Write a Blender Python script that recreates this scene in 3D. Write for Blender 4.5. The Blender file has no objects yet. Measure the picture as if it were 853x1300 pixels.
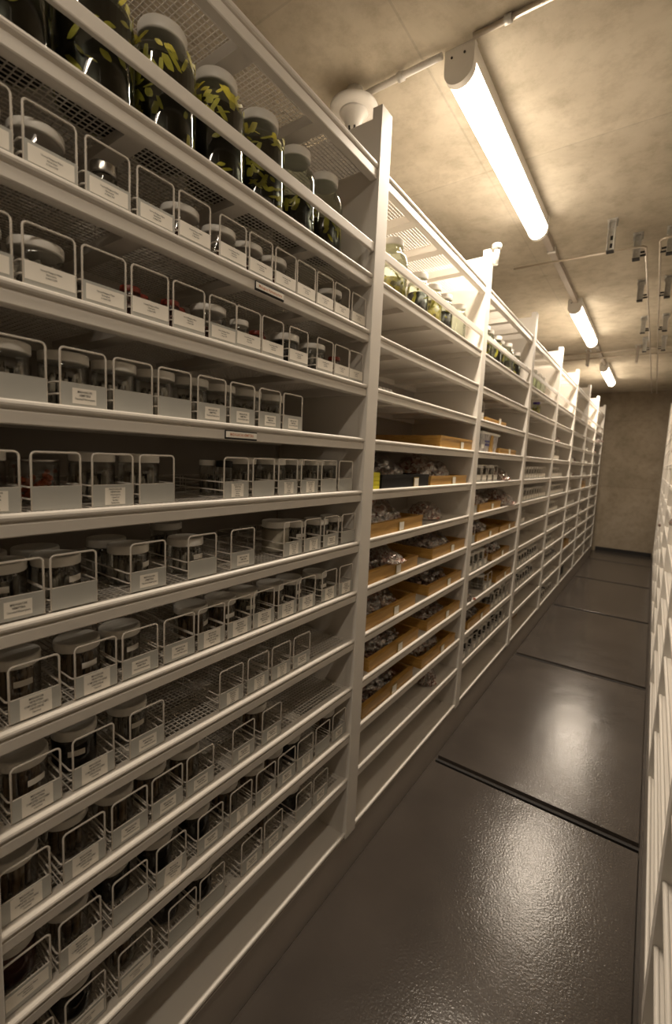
import bpy, bmesh, math, random
from mathutils import Vector, Matrix
random.seed(7)
SC = bpy.context.scene
COL = SC.collection
R = math.radians

# ------------------------------------------------------------------ materials
def new_mat(name):
    m = bpy.data.materials.new(name); m.use_nodes = True
    return m, m.node_tree.nodes, m.node_tree.links, m.node_tree.nodes['Principled BSDF']

def paint(name, col, rough=0.45, metal=0.0, var=0.06, scale=9.0, bump=0.0, bscale=200.0, spec=0.5):
    m, N, L, b = new_mat(name)
    tc = N.new('ShaderNodeTexCoord'); nz = N.new('ShaderNodeTexNoise')
    nz.inputs['Scale'].default_value = scale; nz.inputs['Detail'].default_value = 4
    L.new(tc.outputs['Object'], nz.inputs['Vector'])
    rp = N.new('ShaderNodeValToRGB')
    rp.color_ramp.elements[0].position = 0.3; rp.color_ramp.elements[1].position = 0.7
    rp.color_ramp.elements[0].color = tuple(c*(1-var) for c in col)+(1,)
    rp.color_ramp.elements[1].color = tuple(min(1, c*(1+var)) for c in col)+(1,)
    L.new(nz.outputs['Fac'], rp.inputs['Fac']); L.new(rp.outputs['Color'], b.inputs['Base Color'])
    b.inputs['Roughness'].default_value = rough; b.inputs['Metallic'].default_value = metal
    b.inputs['Specular IOR Level'].default_value = spec
    if bump:
        n2 = N.new('ShaderNodeTexNoise'); n2.inputs['Scale'].default_value = bscale
        L.new(tc.outputs['Object'], n2.inputs['Vector'])
        bp = N.new('ShaderNodeBump'); bp.inputs['Strength'].default_value = bump; bp.inputs['Distance'].default_value = 0.002
        L.new(n2.outputs['Fac'], bp.inputs['Height']); L.new(bp.outputs['Normal'], b.inputs['Normal'])
    return m

def thin_clear(name, tint, gloss_rough=0.05, base=0.06, haze=0.0, hazecol=(.8, .8, .8)):
    m = bpy.data.materials.new(name); m.use_nodes = True
    N = m.node_tree.nodes; L = m.node_tree.links; N.clear()
    out = N.new('ShaderNodeOutputMaterial'); tr = N.new('ShaderNodeBsdfTransparent'); gl = N.new('ShaderNodeBsdfGlossy')
    tr.inputs['Color'].default_value = tint+(1,); gl.inputs['Roughness'].default_value = gloss_rough
    gl.inputs['Color'].default_value = (.95, .95, .95, 1)
    lw = N.new('ShaderNodeLayerWeight'); lw.inputs['Blend'].default_value = 0.25
    ma = N.new('ShaderNodeMath'); ma.operation = 'MULTIPLY_ADD'; ma.use_clamp = True
    ma.inputs[1].default_value = 0.7; ma.inputs[2].default_value = base
    L.new(lw.outputs['Fresnel'], ma.inputs[0])
    mx = N.new('ShaderNodeMixShader'); L.new(ma.outputs[0], mx.inputs['Fac'])
    L.new(tr.outputs[0], mx.inputs[1]); L.new(gl.outputs[0], mx.inputs[2])
    last = mx
    if haze:
        df = N.new('ShaderNodeBsdfDiffuse'); df.inputs['Color'].default_value = hazecol+(1,)
        nz = N.new('ShaderNodeTexNoise'); nz.inputs['Scale'].default_value = 30; nz.inputs['Detail'].default_value = 5
        tc = N.new('ShaderNodeTexCoord'); L.new(tc.outputs['Object'], nz.inputs['Vector'])
        m2 = N.new('ShaderNodeMath'); m2.operation = 'MULTIPLY'; m2.inputs[1].default_value = haze*2
        m2.use_clamp = True
        L.new(nz.outputs['Fac'], m2.inputs[0])
        mx2 = N.new('ShaderNodeMixShader'); L.new(m2.outputs[0], mx2.inputs['Fac'])
        L.new(mx.outputs[0], mx2.inputs[1]); L.new(df.outputs[0], mx2.inputs[2]); last = mx2
    L.new(last.outputs[0], out.inputs['Surface'])
    return m

def concrete(name, c0, c1, c2, brick=(1.2, 2.4), seam=0.75, axis='XY'):
    m, N, L, b = new_mat(name)
    tc = N.new('ShaderNodeTexCoord')
    n1 = N.new('ShaderNodeTexNoise'); n1.inputs['Scale'].default_value = 1.6; n1.inputs['Detail'].default_value = 8; n1.inputs['Roughness'].default_value = .62
    n1.inputs['Distortion'].default_value = 0.6
    n2 = N.new('ShaderNodeTexNoise'); n2.inputs['Scale'].default_value = 11; n2.inputs['Detail'].default_value = 8; n2.inputs['Roughness'].default_value = .7
    for n in (n1, n2): L.new(tc.outputs['Object'], n.inputs['Vector'])
    r1 = N.new('ShaderNodeValToRGB'); e = r1.color_ramp.elements
    e[0].position = .3; e[0].color = c0+(1,); e[1].position = .7; e[1].color = c2+(1,)
    k = e.new(.5); k.color = c1+(1,)
    L.new(n1.outputs['Fac'], r1.inputs['Fac'])
    r2 = N.new('ShaderNodeValToRGB'); r2.color_ramp.elements[0].position = .3; r2.color_ramp.elements[0].color = (.72, .70, .66, 1)
    r2.color_ramp.elements[1].position = .55; r2.color_ramp.elements[1].color = (1, 1, 1, 1)
    L.new(n2.outputs['Fac'], r2.inputs['Fac'])
    mx = N.new('ShaderNodeMixRGB'); mx.blend_type = 'MULTIPLY'; mx.inputs['Fac'].default_value = .75
    L.new(r1.outputs['Color'], mx.inputs[1]); L.new(r2.outputs['Color'], mx.inputs[2])
    # formwork board seams
    mp = N.new('ShaderNodeMapping')
    if axis == 'XZ': mp.inputs['Rotation'].default_value = (R(90), 0, 0)
    else: mp.inputs['Rotation'].default_value = (0, 0, R(90))
    L.new(tc.outputs['Object'], mp.inputs['Vector'])
    br = N.new('ShaderNodeTexBrick'); br.offset = 0.0
    br.inputs['Scale'].default_value = 1.0; br.inputs['Brick Width'].default_value = brick[0]; br.inputs['Row Height'].default_value = brick[1]
    br.inputs['Mortar Size'].default_value = .005; br.inputs['Mortar Smooth'].default_value = .3
    br.inputs['Color1'].default_value = (1, 1, 1, 1); br.inputs['Color2'].default_value = (.93, .93, .93, 1); br.inputs['Mortar'].default_value = (seam, seam, seam, 1)
    L.new(mp.outputs['Vector'], br.inputs['Vector'])
    m2 = N.new('ShaderNodeMixRGB'); m2.blend_type = 'MULTIPLY'; m2.inputs['Fac'].default_value = 1
    L.new(mx.outputs['Color'], m2.inputs[1]); L.new(br.outputs['Color'], m2.inputs[2])
    L.new(m2.outputs['Color'], b.inputs['Base Color'])
    b.inputs['Roughness'].default_value = .8; b.inputs['Specular IOR Level'].default_value = .25
    bp = N.new('ShaderNodeBump'); bp.inputs['Strength'].default_value = .25; bp.inputs['Distance'].default_value = .004
    L.new(n2.outputs['Fac'], bp.inputs['Height']); L.new(bp.outputs['Normal'], b.inputs['Normal'])
    return m

def floor_mat():
    m, N, L, b = new_mat('floor_epoxy')
    tc = N.new('ShaderNodeTexCoord')
    n1 = N.new('ShaderNodeTexNoise'); n1.inputs['Scale'].default_value = 2.2; n1.inputs['Detail'].default_value = 6
    L.new(tc.outputs['Object'], n1.inputs['Vector'])
    r = N.new('ShaderNodeValToRGB'); r.color_ramp.elements[0].position = .3; r.color_ramp.elements[1].position = .7
    r.color_ramp.elements[0].color = (.052, .044, .038, 1); r.color_ramp.elements[1].color = (.072, .060, .051, 1)
    L.new(n1.outputs['Fac'], r.inputs['Fac']); L.new(r.outputs['Color'], b.inputs['Base Color'])
    rr = N.new('ShaderNodeValToRGB'); rr.color_ramp.elements[0].color = (.15, .15, .15, 1); rr.color_ramp.elements[1].color = (.22, .22, .22, 1)
    L.new(n1.outputs['Fac'], rr.inputs['Fac']); L.new(rr.outputs['Color'], b.inputs['Roughness'])
    b.inputs['Specular IOR Level'].default_value = .4
    n2 = N.new('ShaderNodeTexNoise'); n2.inputs['Scale'].default_value = 120; n2.inputs['Detail'].default_value = 3
    L.new(tc.outputs['Object'], n2.inputs['Vector'])
    n3 = N.new('ShaderNodeTexNoise'); n3.inputs['Scale'].default_value = 6; n3.inputs['Detail'].default_value = 3
    L.new(tc.outputs['Object'], n3.inputs['Vector'])
    ad = N.new('ShaderNodeMath'); ad.operation = 'MULTIPLY_ADD'; ad.inputs[1].default_value = 2.0
    L.new(n3.outputs['Fac'], ad.inputs[0]); L.new(n2.outputs['Fac'], ad.inputs[2])
    bp = N.new('ShaderNodeBump'); bp.inputs['Strength'].default_value = .4; bp.inputs['Distance'].default_value = .0018
    L.new(ad.outputs[0], bp.inputs['Height']); L.new(bp.outputs['Normal'], b.inputs['Normal'])
    return m

def wood_mat(name, c0, c1):
    m, N, L, b = new_mat(name)
    tc = N.new('ShaderNodeTexCoord'); mp = N.new('ShaderNodeMapping'); mp.inputs['Scale'].default_value = (12, 3, 60)
    L.new(tc.outputs['Object'], mp.inputs['Vector'])
    nz = N.new('ShaderNodeTexNoise'); nz.inputs['Scale'].default_value = 1.5; nz.inputs['Detail'].default_value = 5; nz.inputs['Distortion'].default_value = .8
    L.new(mp.outputs['Vector'], nz.inputs['Vector'])
    r = N.new('ShaderNodeValToRGB'); r.color_ramp.elements[0].position = .3; r.color_ramp.elements[1].position = .7
    r.color_ramp.elements[0].color = c0+(1,); r.color_ramp.elements[1].color = c1+(1,)
    L.new(nz.outputs['Fac'], r.inputs['Fac']); L.new(r.outputs['Color'], b.inputs['Base Color'])
    b.inputs['Roughness'].default_value = .42
    return m

def emit(name, col, s):
    m, N, L, b = new_mat(name)
    b.inputs['Base Color'].default_value = (.8, .8, .78, 1)
    b.inputs['Emission Color'].default_value = col+(1,); b.inputs['Emission Strength'].default_value = s
    return m

def specks(name, cols, scale=90, rough=.5, zs=1.0):
    m, N, L, b = new_mat(name)
    tc = N.new('ShaderNodeTexCoord'); vo = N.new('ShaderNodeTexVoronoi'); vo.inputs['Scale'].default_value = scale
    mp = N.new('ShaderNodeMapping'); mp.inputs['Scale'].default_value = (1, 1, zs)
    L.new(tc.outputs['Object'], mp.inputs['Vector']); L.new(mp.outputs['Vector'], vo.inputs['Vector'])
    sp = N.new('ShaderNodeSeparateColor'); L.new(vo.outputs['Color'], sp.inputs['Color'])
    r = N.new('ShaderNodeValToRGB'); r.color_ramp.interpolation = 'CONSTANT'
    e = r.color_ramp.elements
    e[0].color = cols[0]+(1,); e[1].color = cols[1]+(1,); e[1].position = 1/len(cols)
    for i in range(2, len(cols)):
        k = e.new(i/len(cols)); k.color = cols[i]+(1,)
    L.new(sp.outputs['Red'], r.inputs['Fac']); L.new(r.outputs['Color'], b.inputs['Base Color'])
    b.inputs['Roughness'].default_value = rough
    return m

PAINT = paint('cream_shelf_paint', (.73, .69, .63), .42, var=.02, scale=4)
UPR = paint('cream_upright_paint', (.73, .69, .63), .5, var=.02, scale=3)
BACK = paint('grey_back_panel_paint', (.42, .39, .35), .6, var=.03)
BASEP = paint('taupe_base_paint', (.36, .32, .28), .5, var=.03)
WIRE = paint('cream_wire_coating', (.78, .73, .66), .35, var=.02)
PLATE = paint('grey_plate_paint', (.46, .46, .43), .5, var=.03)
CARD = paint('white_card_paper', (.88, .84, .76), .8, var=.02)
INK = paint('black_ink', (.03, .028, .025), .7)
ORANGEINK = paint('orange_ink', (.55, .20, .07), .7)
LID = paint('white_lid_plastic', (.88, .86, .81), .35, var=.015)
REDLID = paint('dark_red_lid', (.22, .035, .02), .3)
METALLID = paint('bare_metal_lid', (.6, .58, .55), .25, metal=1)
GLASS = thin_clear('thin_jar_glass', (.90, .90, .88), .04, .05)
GLASSY = thin_clear('greenish_jar_glass', (.86, .90, .82), .04, .06)
BAG = thin_clear('clear_bag_film', (.96, .95, .93), .15, .15, .06, (.8, .74, .68))
TUB = thin_clear('frosted_tub_plastic', (.9, .9, .92), .2, .1, .62, (.74, .72, .72))
GALV = paint('galvanised_steel', (.62, .61, .58), .4, metal=.4, var=.15, scale=40)
PIPE = paint('bare_pipe', (.62, .56, .48), .3, metal=.8, var=.06)
CONDUIT = paint('grey_conduit', (.38, .33, .28), .5)
DETECT = paint('white_detector_plastic', (.80, .78, .74), .35)
DARK = paint('dark_slot', (.015, .013, .012), .7)
BLACKPL = paint('black_tray_plastic', (.010, .009, .0085), .5, spec=.25)
YELLOW = paint('yellow_box_card', (.72, .66, .03), .6)
PURPLE = paint('purple_lid_plastic', (.09, .05, .30), .4)
BLUEP = paint('blue_print', (.12, .12, .30), .6)
TANBAND = paint('tan_tape', (.52, .31, .08), .6)
BRASS = paint('brass_holder', (.42, .31, .10), .4, metal=.7)
BROWNBOX = paint('brown_cardboard', (.30, .17, .06), .8)
WOOD = wood_mat('honey_wood', (.42, .225, .047), (.58, .34, .088))
WOODD = wood_mat('dark_honey_wood', (.33, .175, .04), (.46, .27, .07))
VIALS = specks('grey_vials', [(.19, .175, .145), (.38, .35, .29), (.07, .064, .05), (.26, .235, .19)], 130, .35, .12)
VIALB = specks('brown_vials', [(.15, .10, .06), (.26, .19, .12), (.07, .05, .03), (.20, .15, .09)], 130, .35, .12)
DARKLIQ = paint('dark_preserving_liquid', (.013, .010, .007), .3, spec=.3)
REDLIQ = paint('dark_red_specimens', (.10, .022, .014), .4)
WHITEFILL = paint('white_powder_filling', (.60, .56, .48), .8)
ORANGEBIT = paint('orange_specimens', (.50, .11, .03), .5)
LEAF = paint('yellow_green_strips', (.46, .41, .05), .5, var=.45, scale=25)
YELFILL = specks('yellow_specimens', [(.50, .40, .06), (.62, .52, .14), (.16, .12, .04), (.42, .36, .16)], 60)
LUMPS = specks('packed_specimen_bags', [(.62, .42, .34), (.28, .08, .055), (.84, .72, .64), (.36, .17, .13), (.90, .84, .78)], 60, .22)
LUMPD = specks('dark_packed_bags', [(.17, .09, .075), (.38, .20, .16), (.10, .055, .045), (.64, .51, .44)], 60, .3)
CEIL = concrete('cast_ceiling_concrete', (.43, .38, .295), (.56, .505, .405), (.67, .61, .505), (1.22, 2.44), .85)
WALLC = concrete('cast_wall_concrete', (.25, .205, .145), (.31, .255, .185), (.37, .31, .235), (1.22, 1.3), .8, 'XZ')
FLOOR = floor_mat()
SLOT = paint('floor_slot_steel', (.012, .010, .009), .7)
LCOL = (1.0, .85, .675)
DIFF = emit('lit_diffuser', LCOL, 10.0)
DIFFLOW = emit('dimmer_lit_diffuser', LCOL, 2.6)

# ------------------------------------------------------------------ mesh helpers
class MB:
    def __init__(s): s.bm = bmesh.new()
    def box(s, x0, x1, y0, y1, z0, z1, bev=0):
        vs = [s.bm.verts.new((x, y, z)) for x in (x0, x1) for y in (y0, y1) for z in (z0, z1)]
        f = [(0, 1, 3, 2), (4, 6, 7, 5), (0, 4, 5, 1), (2, 3, 7, 6), (0, 2, 6, 4), (1, 5, 7, 3)]
        fs = [s.bm.faces.new([vs[i] for i in q]) for q in f]
        if bev:
            es = list({e for q in fs for e in q.edges})
            bmesh.ops.bevel(s.bm, geom=es, offset=bev, segments=2, affect='EDGES', profile=.6)
        return s
    def lathe(s, prof, seg=28, cx=0, cy=0, cz=0, cap=True):
        rings = []
        for r, z in prof:
            rings.append([s.bm.verts.new((cx+r*math.cos(2*math.pi*i/seg), cy+r*math.sin(2*math.pi*i/seg), cz+z)) for i in range(seg)])
        for a, b in zip(rings, rings[1:]):
            for i in range(seg):
                j = (i+1) % seg
                f = s.bm.faces.new((a[i], a[j], b[j], b[i])); f.smooth = True
        if cap:
            if prof[0][0] > 1e-4: s.bm.faces.new(rings[0][::-1])
            if prof[-1][0] > 1e-4: s.bm.faces.new(rings[-1])
        return s
    def tube(s, pts, r, seg=6, closed=False):
        pts = [Vector(p) for p in pts]; n = len(pts); rings = []; prev = None
        for i, p in enumerate(pts):
            if closed: d = pts[(i+1) % n]-pts[i-1]
            else: d = pts[min(i+1, n-1)]-pts[max(i-1, 0)]
            d.normalize()
            if prev is None:
                a = Vector((0, 0, 1)) if abs(d.z) < .9 else Vector((1, 0, 0))
                u = d.cross(a).normalized()
            else:
                u = (prev-d*prev.dot(d)).normalized()
            prev = u; v = d.cross(u)
            rings.append([s.bm.verts.new(p+r*(u*math.cos(2*math.pi*k/seg)+v*math.sin(2*math.pi*k/seg))) for k in range(seg)])
        m = n if closed else n-1
        for i in range(m):
            a, b = rings[i], rings[(i+1) % n]
            for k in range(seg):
                f = s.bm.faces.new((a[k], a[(k+1) % seg], b[(k+1) % seg], b[k])); f.smooth = True
        if not closed:
            s.bm.faces.new(rings[0][::-1]); s.bm.faces.new(rings[-1])
        return s
    def extrude_y(s, prof, y0, y1, closed=False):
        a = [s.bm.verts.new((x, y0, z)) for x, z in prof]; b = [s.bm.verts.new((x, y1, z)) for x, z in prof]
        n = len(prof)
        for i in range(n if closed else n-1):
            j = (i+1) % n
            s.bm.faces.new((a[i], a[j], b[j], b[i]))
        if closed:
            s.bm.faces.new(a[::-1]); s.bm.faces.new(b)
        return s
    def mesh(s, name, mat, smooth_angle=None):
        bmesh.ops.recalc_face_normals(s.bm, faces=s.bm.faces[:])
        me = bpy.data.meshes.new(name); s.bm.to_mesh(me); s.bm.free()
        for q in (mat if isinstance(mat, (list, tuple)) else [mat]): me.materials.append(q)
        return me

def put(name, me, parent=None, loc=(0, 0, 0), rot=(0, 0, 0)):
    o = bpy.data.objects.new(name, me); COL.objects.link(o)
    o.location = loc; o.rotation_euler = rot
    if parent: o.parent = parent
    return o
def thing(name, label, cat, loc=(0, 0, 0), rz=0, group=None, me=None):
    o = put(name, me, None, loc, (0, 0, rz))
    o['label'] = label; o['category'] = cat
    if group: o['group'] = group
    return o
def struct(name, me, loc=(0, 0, 0)):
    o = put(name, me, None, loc); o['kind'] = 'structure'; return o

ORD = ['first', 'second', 'third', 'fourth', 'fifth', 'sixth', 'seventh', 'eighth', 'ninth', 'tenth', 'eleventh', 'twelfth', 'thirteenth']
def ordl(i, n):
    if n == 1: return 'only'
    if i == 0: return 'leftmost'
    if i == n-1: return 'rightmost'
    return ORD[i]
def shelfname(k): return 'bottom base shelf' if k == 12 else ('top shelf' if k == 1 else ORD[k-1]+' shelf down')
BAYN = ['nearest left bay', 'second left bay', 'third left bay', 'fourth left bay', 'fifth left bay', 'sixth left bay', 'seventh left bay', 'farthest left bay']

# ------------------------------------------------------------------ the setting
XR = 0.98                                   # front of the right hand shelving
ZC = 3.155
H = {0: 2.6526, 12: .1737}
for i in range(1, 12): H[i] = 2.2946-.1885*(i-1)
BW = 1.2; Y0 = .2545; SD = .40               # bay width, first bay's left edge, shelf depth
def bayY(k): return Y0+BW*k

mb = MB(); mb.box(-1.0, 2.7, -2.6, 10.6, -.12, -.02)
joints = [-1.22, .55, 2.285, 4.06, 5.845, 7.63, 9.35, 10.5]
ys = [-2.6]+joints
for a, b in zip(ys, ys[1:]):
    mb.box(.016, XR-.016, a+.032, b-.032, -.02, 0, .002)
struct('floor', mb.mesh('floor', FLOOR))
mb = MB()
for j in joints[:-1]:
    mb.box(.016, XR-.016, j-.008, j+.008, -.02, -.006)
struct('trim_1', mb.mesh('trim', SLOT))
mb = MB(); mb.box(-1.0, 2.7, -2.6, 10.6, ZC, ZC+.15)
struct('ceiling', mb.mesh('ceiling', CEIL))
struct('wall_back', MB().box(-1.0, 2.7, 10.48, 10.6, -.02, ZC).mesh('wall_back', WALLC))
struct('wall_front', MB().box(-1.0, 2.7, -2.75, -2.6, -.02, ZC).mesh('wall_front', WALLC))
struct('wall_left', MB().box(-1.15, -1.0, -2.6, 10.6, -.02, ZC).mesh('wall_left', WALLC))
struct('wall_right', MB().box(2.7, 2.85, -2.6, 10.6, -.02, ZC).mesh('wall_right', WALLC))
struct('trim_2', MB().box(.02, XR-.02, 10.44, 10.48, -.02, .07).mesh('wall_foot_shade', SLOT))  # dark strip standing for the shade along the back wall's foot

# ------------------------------------------------------------------ shelving meshes (local: front x=0, back -x, interior y 0..1.13, upright 1.13..1.2)
IN = 1.13
NOSE = [(-.032, -.005), (-.013, -.004), (-.011, -.001), (-.008, 0), (-.004, -.0005), (-.001, -.003), (0, -.007), (-.001, -.011),
        (-.004, -.0135), (-.010, -.0145), (-.010, -.0175), (-.0045, -.0185), (-.0035, -.020), (-.0035, -.039), (-.0055, -.041), (-.030, -.041)]
def shelf_frame():
    m = MB(); m.extrude_y(NOSE, .001, IN-.001)
    m.box(-SD, -SD+.02, .001, IN-.001, -.036, -.004)
    for y in (.283, .565, .848): m.box(-SD+.02, -.03, y-.022, y+.022, -.030, -.0085)
    for y in (.012, IN-.012): m.box(-SD+.02, -.03, y-.011, y+.011, -.036, -.0085)
    return m.mesh('shelf', PAINT)
def deck_mesh():
    m = MB(); p = .0135; w = .00105
    n = int(IN/p)
    for i in range(n):
        y = (IN-n*p)/2+p*(i+.5); m.box(-SD+.004, -.012, y-w, y+w, -.0072, -.005)
    n = int((SD-.02)/p)
    for i in range(n):
        x = -.02-p*i; m.box(x-w, x+w, .003, IN-.003, -.0082, -.0062)
    return m.mesh('mesh_deck', PAINT)
def deck_solid():
    m = MB(); m.box(-SD+.004, -.012, .003, IN-.003, -.0085, -.005)
    for y in (.283, .565, .848): m.box(-SD+.02, -.03, y-.02, y+.02, -.005, -.0035)
    return m.mesh('solid_deck', PAINT)
def upright_mesh():
    m = MB(); m.box(-SD-.012, -.030, IN, IN+.07, .15, 2.80)
    m.box(-.034, .003, IN, IN+.07, .15, 2.835, .0015)
    return m.mesh('upright', UPR)
def canopy_mesh():
    m = MB(); pr = [(x, z*1.25) for x, z in NOSE]
    m.extrude_y(pr, .001, IN-.001)
    m.box(-SD, -SD+.02, .001, IN-.001, -.045, -.004)
    for y in (.283, .565, .848): m.box(-SD+.02, -.03, y-.024, y+.024, -.040, -.0085)
    return m.mesh('canopy', PAINT)
def base_shelf_mesh():
    m = MB(); m.box(-SD, -.010, .0, IN, .150, .166)
    m.extrude_y([(-.035, .166), (-.014, .1675), (-.010, .1725), (-.006, .1737), (-.002, .1730), (0, .170), (0, .162), (-.004, .159), (-.012, .1585)], 0, IN)
    return m.mesh('base_shelf', PAINT)
M_SHELF, M_DECK, M_SOLID, M_UPR, M_CAN, M_BASE = shelf_frame(), deck_mesh(), deck_solid(), upright_mesh(), canopy_mesh(), base_shelf_mesh()
M_BAR = MB().box(-.012, 0, .001, IN-.001, -.030, 0, .003).mesh('retaining_bar', PAINT)
M_BACK = MB().box(-SD-.012, -SD-.004, .002, IN-.002, .16, 2.64).mesh('back_panel', BACK)
M_HOLD = MB().box(-.0035, .0005, 0, .105, -.0395, -.0175).mesh('label_holder', DARK)
M_STRIP = MB().box(.0005, .0012, .001, .104, -.0350, -.0205).mesh('label_strip', CARD)

def text_mesh(name, lines, size, mat, wide=None, lead=1.15):
    cu = bpy.data.curves.new(name, 'FONT'); cu.body = '\n'.join(lines); cu.size = size; cu.align_x = 'CENTER'; cu.align_y = 'CENTER'
    cu.resolution_u = 1; cu.space_line = lead; cu.offset = size*.012
    o = bpy.data.objects.new(name, cu); COL.objects.link(o)
    dg = bpy.context.evaluated_depsgraph_get()
    me = bpy.data.meshes.new_from_object(o.evaluated_get(dg))
    bpy.data.objects.remove(o); bpy.data.curves.remove(cu)
    me.name = name; me.materials.clear(); me.materials.append(mat)
    xs = [v.co.x for v in me.vertices]; w = max(xs)-min(xs); sx = (wide/w) if wide else 1
    for v in me.vertices:                        # text x -> +y , text y -> z, facing +x
        v.co = Vector((0, v.co.x*sx, v.co.y))
    return me
T_STRIP1 = text_mesh('strip_text', ['Malagasy Hymenoptera'], .010, ORANGEINK, .085)
T_STRIP2 = text_mesh('strip_text', ['MADAGASCAR HEMIPTERA'], .010, ORANGEINK, .078)

def make_bay(k, side='left'):
    if side == 'left':
        loc, rz = (0, bayY(k), 0), 0
        lab = ['cream metal shelving bay nearest the camera, packed with wire baskets', 'second cream shelving bay on the left, holding wooden specimen trays',
               'third cream shelving bay on the left, mixed trays, tub and baskets', 'fourth cream shelving bay on the left, rows of small baskets',
               'fifth cream shelving bay along the left side of the aisle', 'sixth cream shelving bay along the left side of the aisle',
               'seventh cream shelving bay on the left, before the last', 'farthest cream shelving bay on the left, next to back wall'][k]
    elif side == 'rear':
        loc, rz = (-2*SD-.026, bayY(k)+IN, 0), math.pi
        lab = 'rear half of the nearest left shelving bay, seen dimly through its open back'
    else:
        loc, rz = (XR, bayY(k)+IN, 0), math.pi
        lab = 'cream shelving bay at right picture edge, ' + ['nearest the camera', 'second from camera', 'third from camera', 'fourth from camera',
              'fifth from camera', 'sixth from camera', 'seventh from camera', 'farthest, beside back wall'][k]
    b = thing('shelving_bay', lab, 'shelving', loc, rz, 'shelving bays '+side+' of the aisle')
    put('upright', M_UPR, b)
    if (k == 0 and side == 'left') or (k == 7 and side == 'right'): put('upright', M_UPR, b, (0, -BW, 0))
    put('base_shelf', M_BASE, b)
    if not (k == 0 and side == 'left'): put('back_panel', M_BACK, b)
    c = put('canopy', M_CAN, b, (0, 0, H[0])); put('mesh_deck' if side != 'rear' else 'deck', M_DECK if side != 'rear' else M_SOLID, c)
    put('retaining_bar', M_BAR, b, (0, 0, 2.396))
    mesh = side == 'left' and k == 0
    for i in range(1, 12):
        s = put('shelf', M_SHELF, b, (0, 0, H[i]))
        put('mesh_deck' if mesh else 'deck', M_DECK if mesh else M_SOLID, s)
        if side == 'left' and mesh and i in (2, 4):
            y = .575 if i == 2 else .487
            h = put('label_holder', M_HOLD, s, (0, y, 0))
            h['label'] = 'dark label holder with white strip and orange lettering'
        if side == 'left' and mesh and i in (2, 4):
            st = put('label_strip', M_STRIP, s, (0, y, 0))
            put('lettering', T_STRIP1 if i == 2 else T_STRIP2, s, (.0016, y+.0525, -.0278))
    return b
for k in range(8): make_bay(k, 'left')
for k in range(8): make_bay(k, 'right')
make_bay(0, 'rear')

def carriage(xa, xb, label):
    m = MB(); m.box(xa, xb, .18, 9.86, -.02, .150, .003)
    thing('carriage_base', label, 'base', me=m.mesh('carriage_base', BASEP), group='shelving carriages')
carriage(-SD-.012, -.002, 'taupe steel carriage base running under the whole left shelving row')
carriage(-2*SD-.022, -SD-.014, 'taupe carriage base under the hidden rear half of the left row')
carriage(XR+.002, XR+SD+.012, 'taupe steel carriage base running under the right shelving row')

# ------------------------------------------------------------------ wire baskets
PW = .041
def arc(c, r, a0, a1, n, plane):
    out = []
    for i in range(n+1):
        a = R(a0+(a1-a0)*i/n); u, v = r*math.cos(a), r*math.sin(a)
        out.append((c[0], c[1]+u, c[2]+v) if plane == 'yz' else (c[0]+u, c[1]+v, c[2]))
    return out
def basket_frame():
    m = MB(); r = .0021; hh = .1075; q = .008
    p = [(0, -PW, .004)]+arc((0, -PW+q, hh-q), q, 180, 90, 4, 'yz')+arc((0, PW-q, hh-q), q, 90, 0, 4, 'yz')+[(0, PW, .004)]
    m.tube(p, r)
    D = .30
    for z in (.0245, .0455):
        p = arc((-q, -PW+q, z), q, 0, -90, 3, 'xy')
        W = .0452
        loop = [(0, 0, z)]+[(-q+q*math.cos(R(a)), -W+q+q*math.sin(R(a)), z) for a in (0, -30, -60, -90)]
        loop += [(-D+q+q*math.cos(R(a)), -W+q+q*math.sin(R(a)), z) for a in (-90, -120, -150, -180)]
        loop += [(-D+q+q*math.cos(R(a)), W-q+q*math.sin(R(a)), z) for a in (180, 150, 120, 90)]
        loop += [(-q+q*math.cos(R(a)), W-q+q*math.sin(R(a)), z) for a in (90, 60, 30, 0)]
        m.tube(loop, r*.85, 5, closed=True)
    for y in (-.043, -.014, .014, .043): m.tube([(0, y, .003), (-D, y, .003)], .0012, 4)
    for x in (-.05, -.12, -.19, -.26): m.tube([(x, -0.0452, .0045), (x, 0.0452, .0045)], .0012, 4)
    for y in (-0.0452, 0.0452):
        m.tube([(-D, y, .003), (-D, y, .0455)], r, 5); m.tube([(-.15, y, .003), (-.15, y, .0455)], .0012, 4)
    return m.mesh('wire_frame', WIRE)
M_FRAME = basket_frame()
M_PLATE = MB().box(.0012, .0026, -PW, PW, .004, .0465, .0005).mesh('front_plate', PLATE)
def card_mesh(y0, y1, z0, z1): return MB().box(.0026, .0032, y0, y1, z0, z1).mesh('label_card', CARD)
CARDS = {'wide': (card_mesh(-.036, .036, .014, .041), (0, .0275)), 'full': (card_mesh(-.0405, .0395, .0165, .0465), (0, .032)),
         'small': (card_mesh(-.022, .021, .010, .038), (0, .025)), 'neat': (card_mesh(-.018, .023, .007, .041), (.0025, .024)),
         'tall': (card_mesh(-.026, .026, .005, .0455), (0, .026)), 'hang': (card_mesh(-.024, .024, -.002, .0485), (0, .024))}
TX = {'wide': text_mesh('printed_text', ['Unsorted Madagascar Malaise', 'Hymenoptera', 'in ethanol 2008'], .0046, INK, .034),
      'small': text_mesh('printed_text', ['MADAGASCAR', 'HEMIPTERA', 'Unsorted Heteroptera'], .0056, INK, .036),
      'neat': text_mesh('printed_text', ['MADAGASCAR', 'HEMIPTERA', 'Heteroptera', 'Unsorted', 'families', 'Reduviidae'], .0048, INK, .026),
      'tall': text_mesh('printed_text', ['MADAGASCAR', 'NEUROPTERA', 'COMPLETED VOUCHERS', 'CHRYSOPIDAE', 'Unsorted'], .0056, INK, .039)}
TX['full'] = TX['wide']; TX['hang'] = TX['tall']
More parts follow.
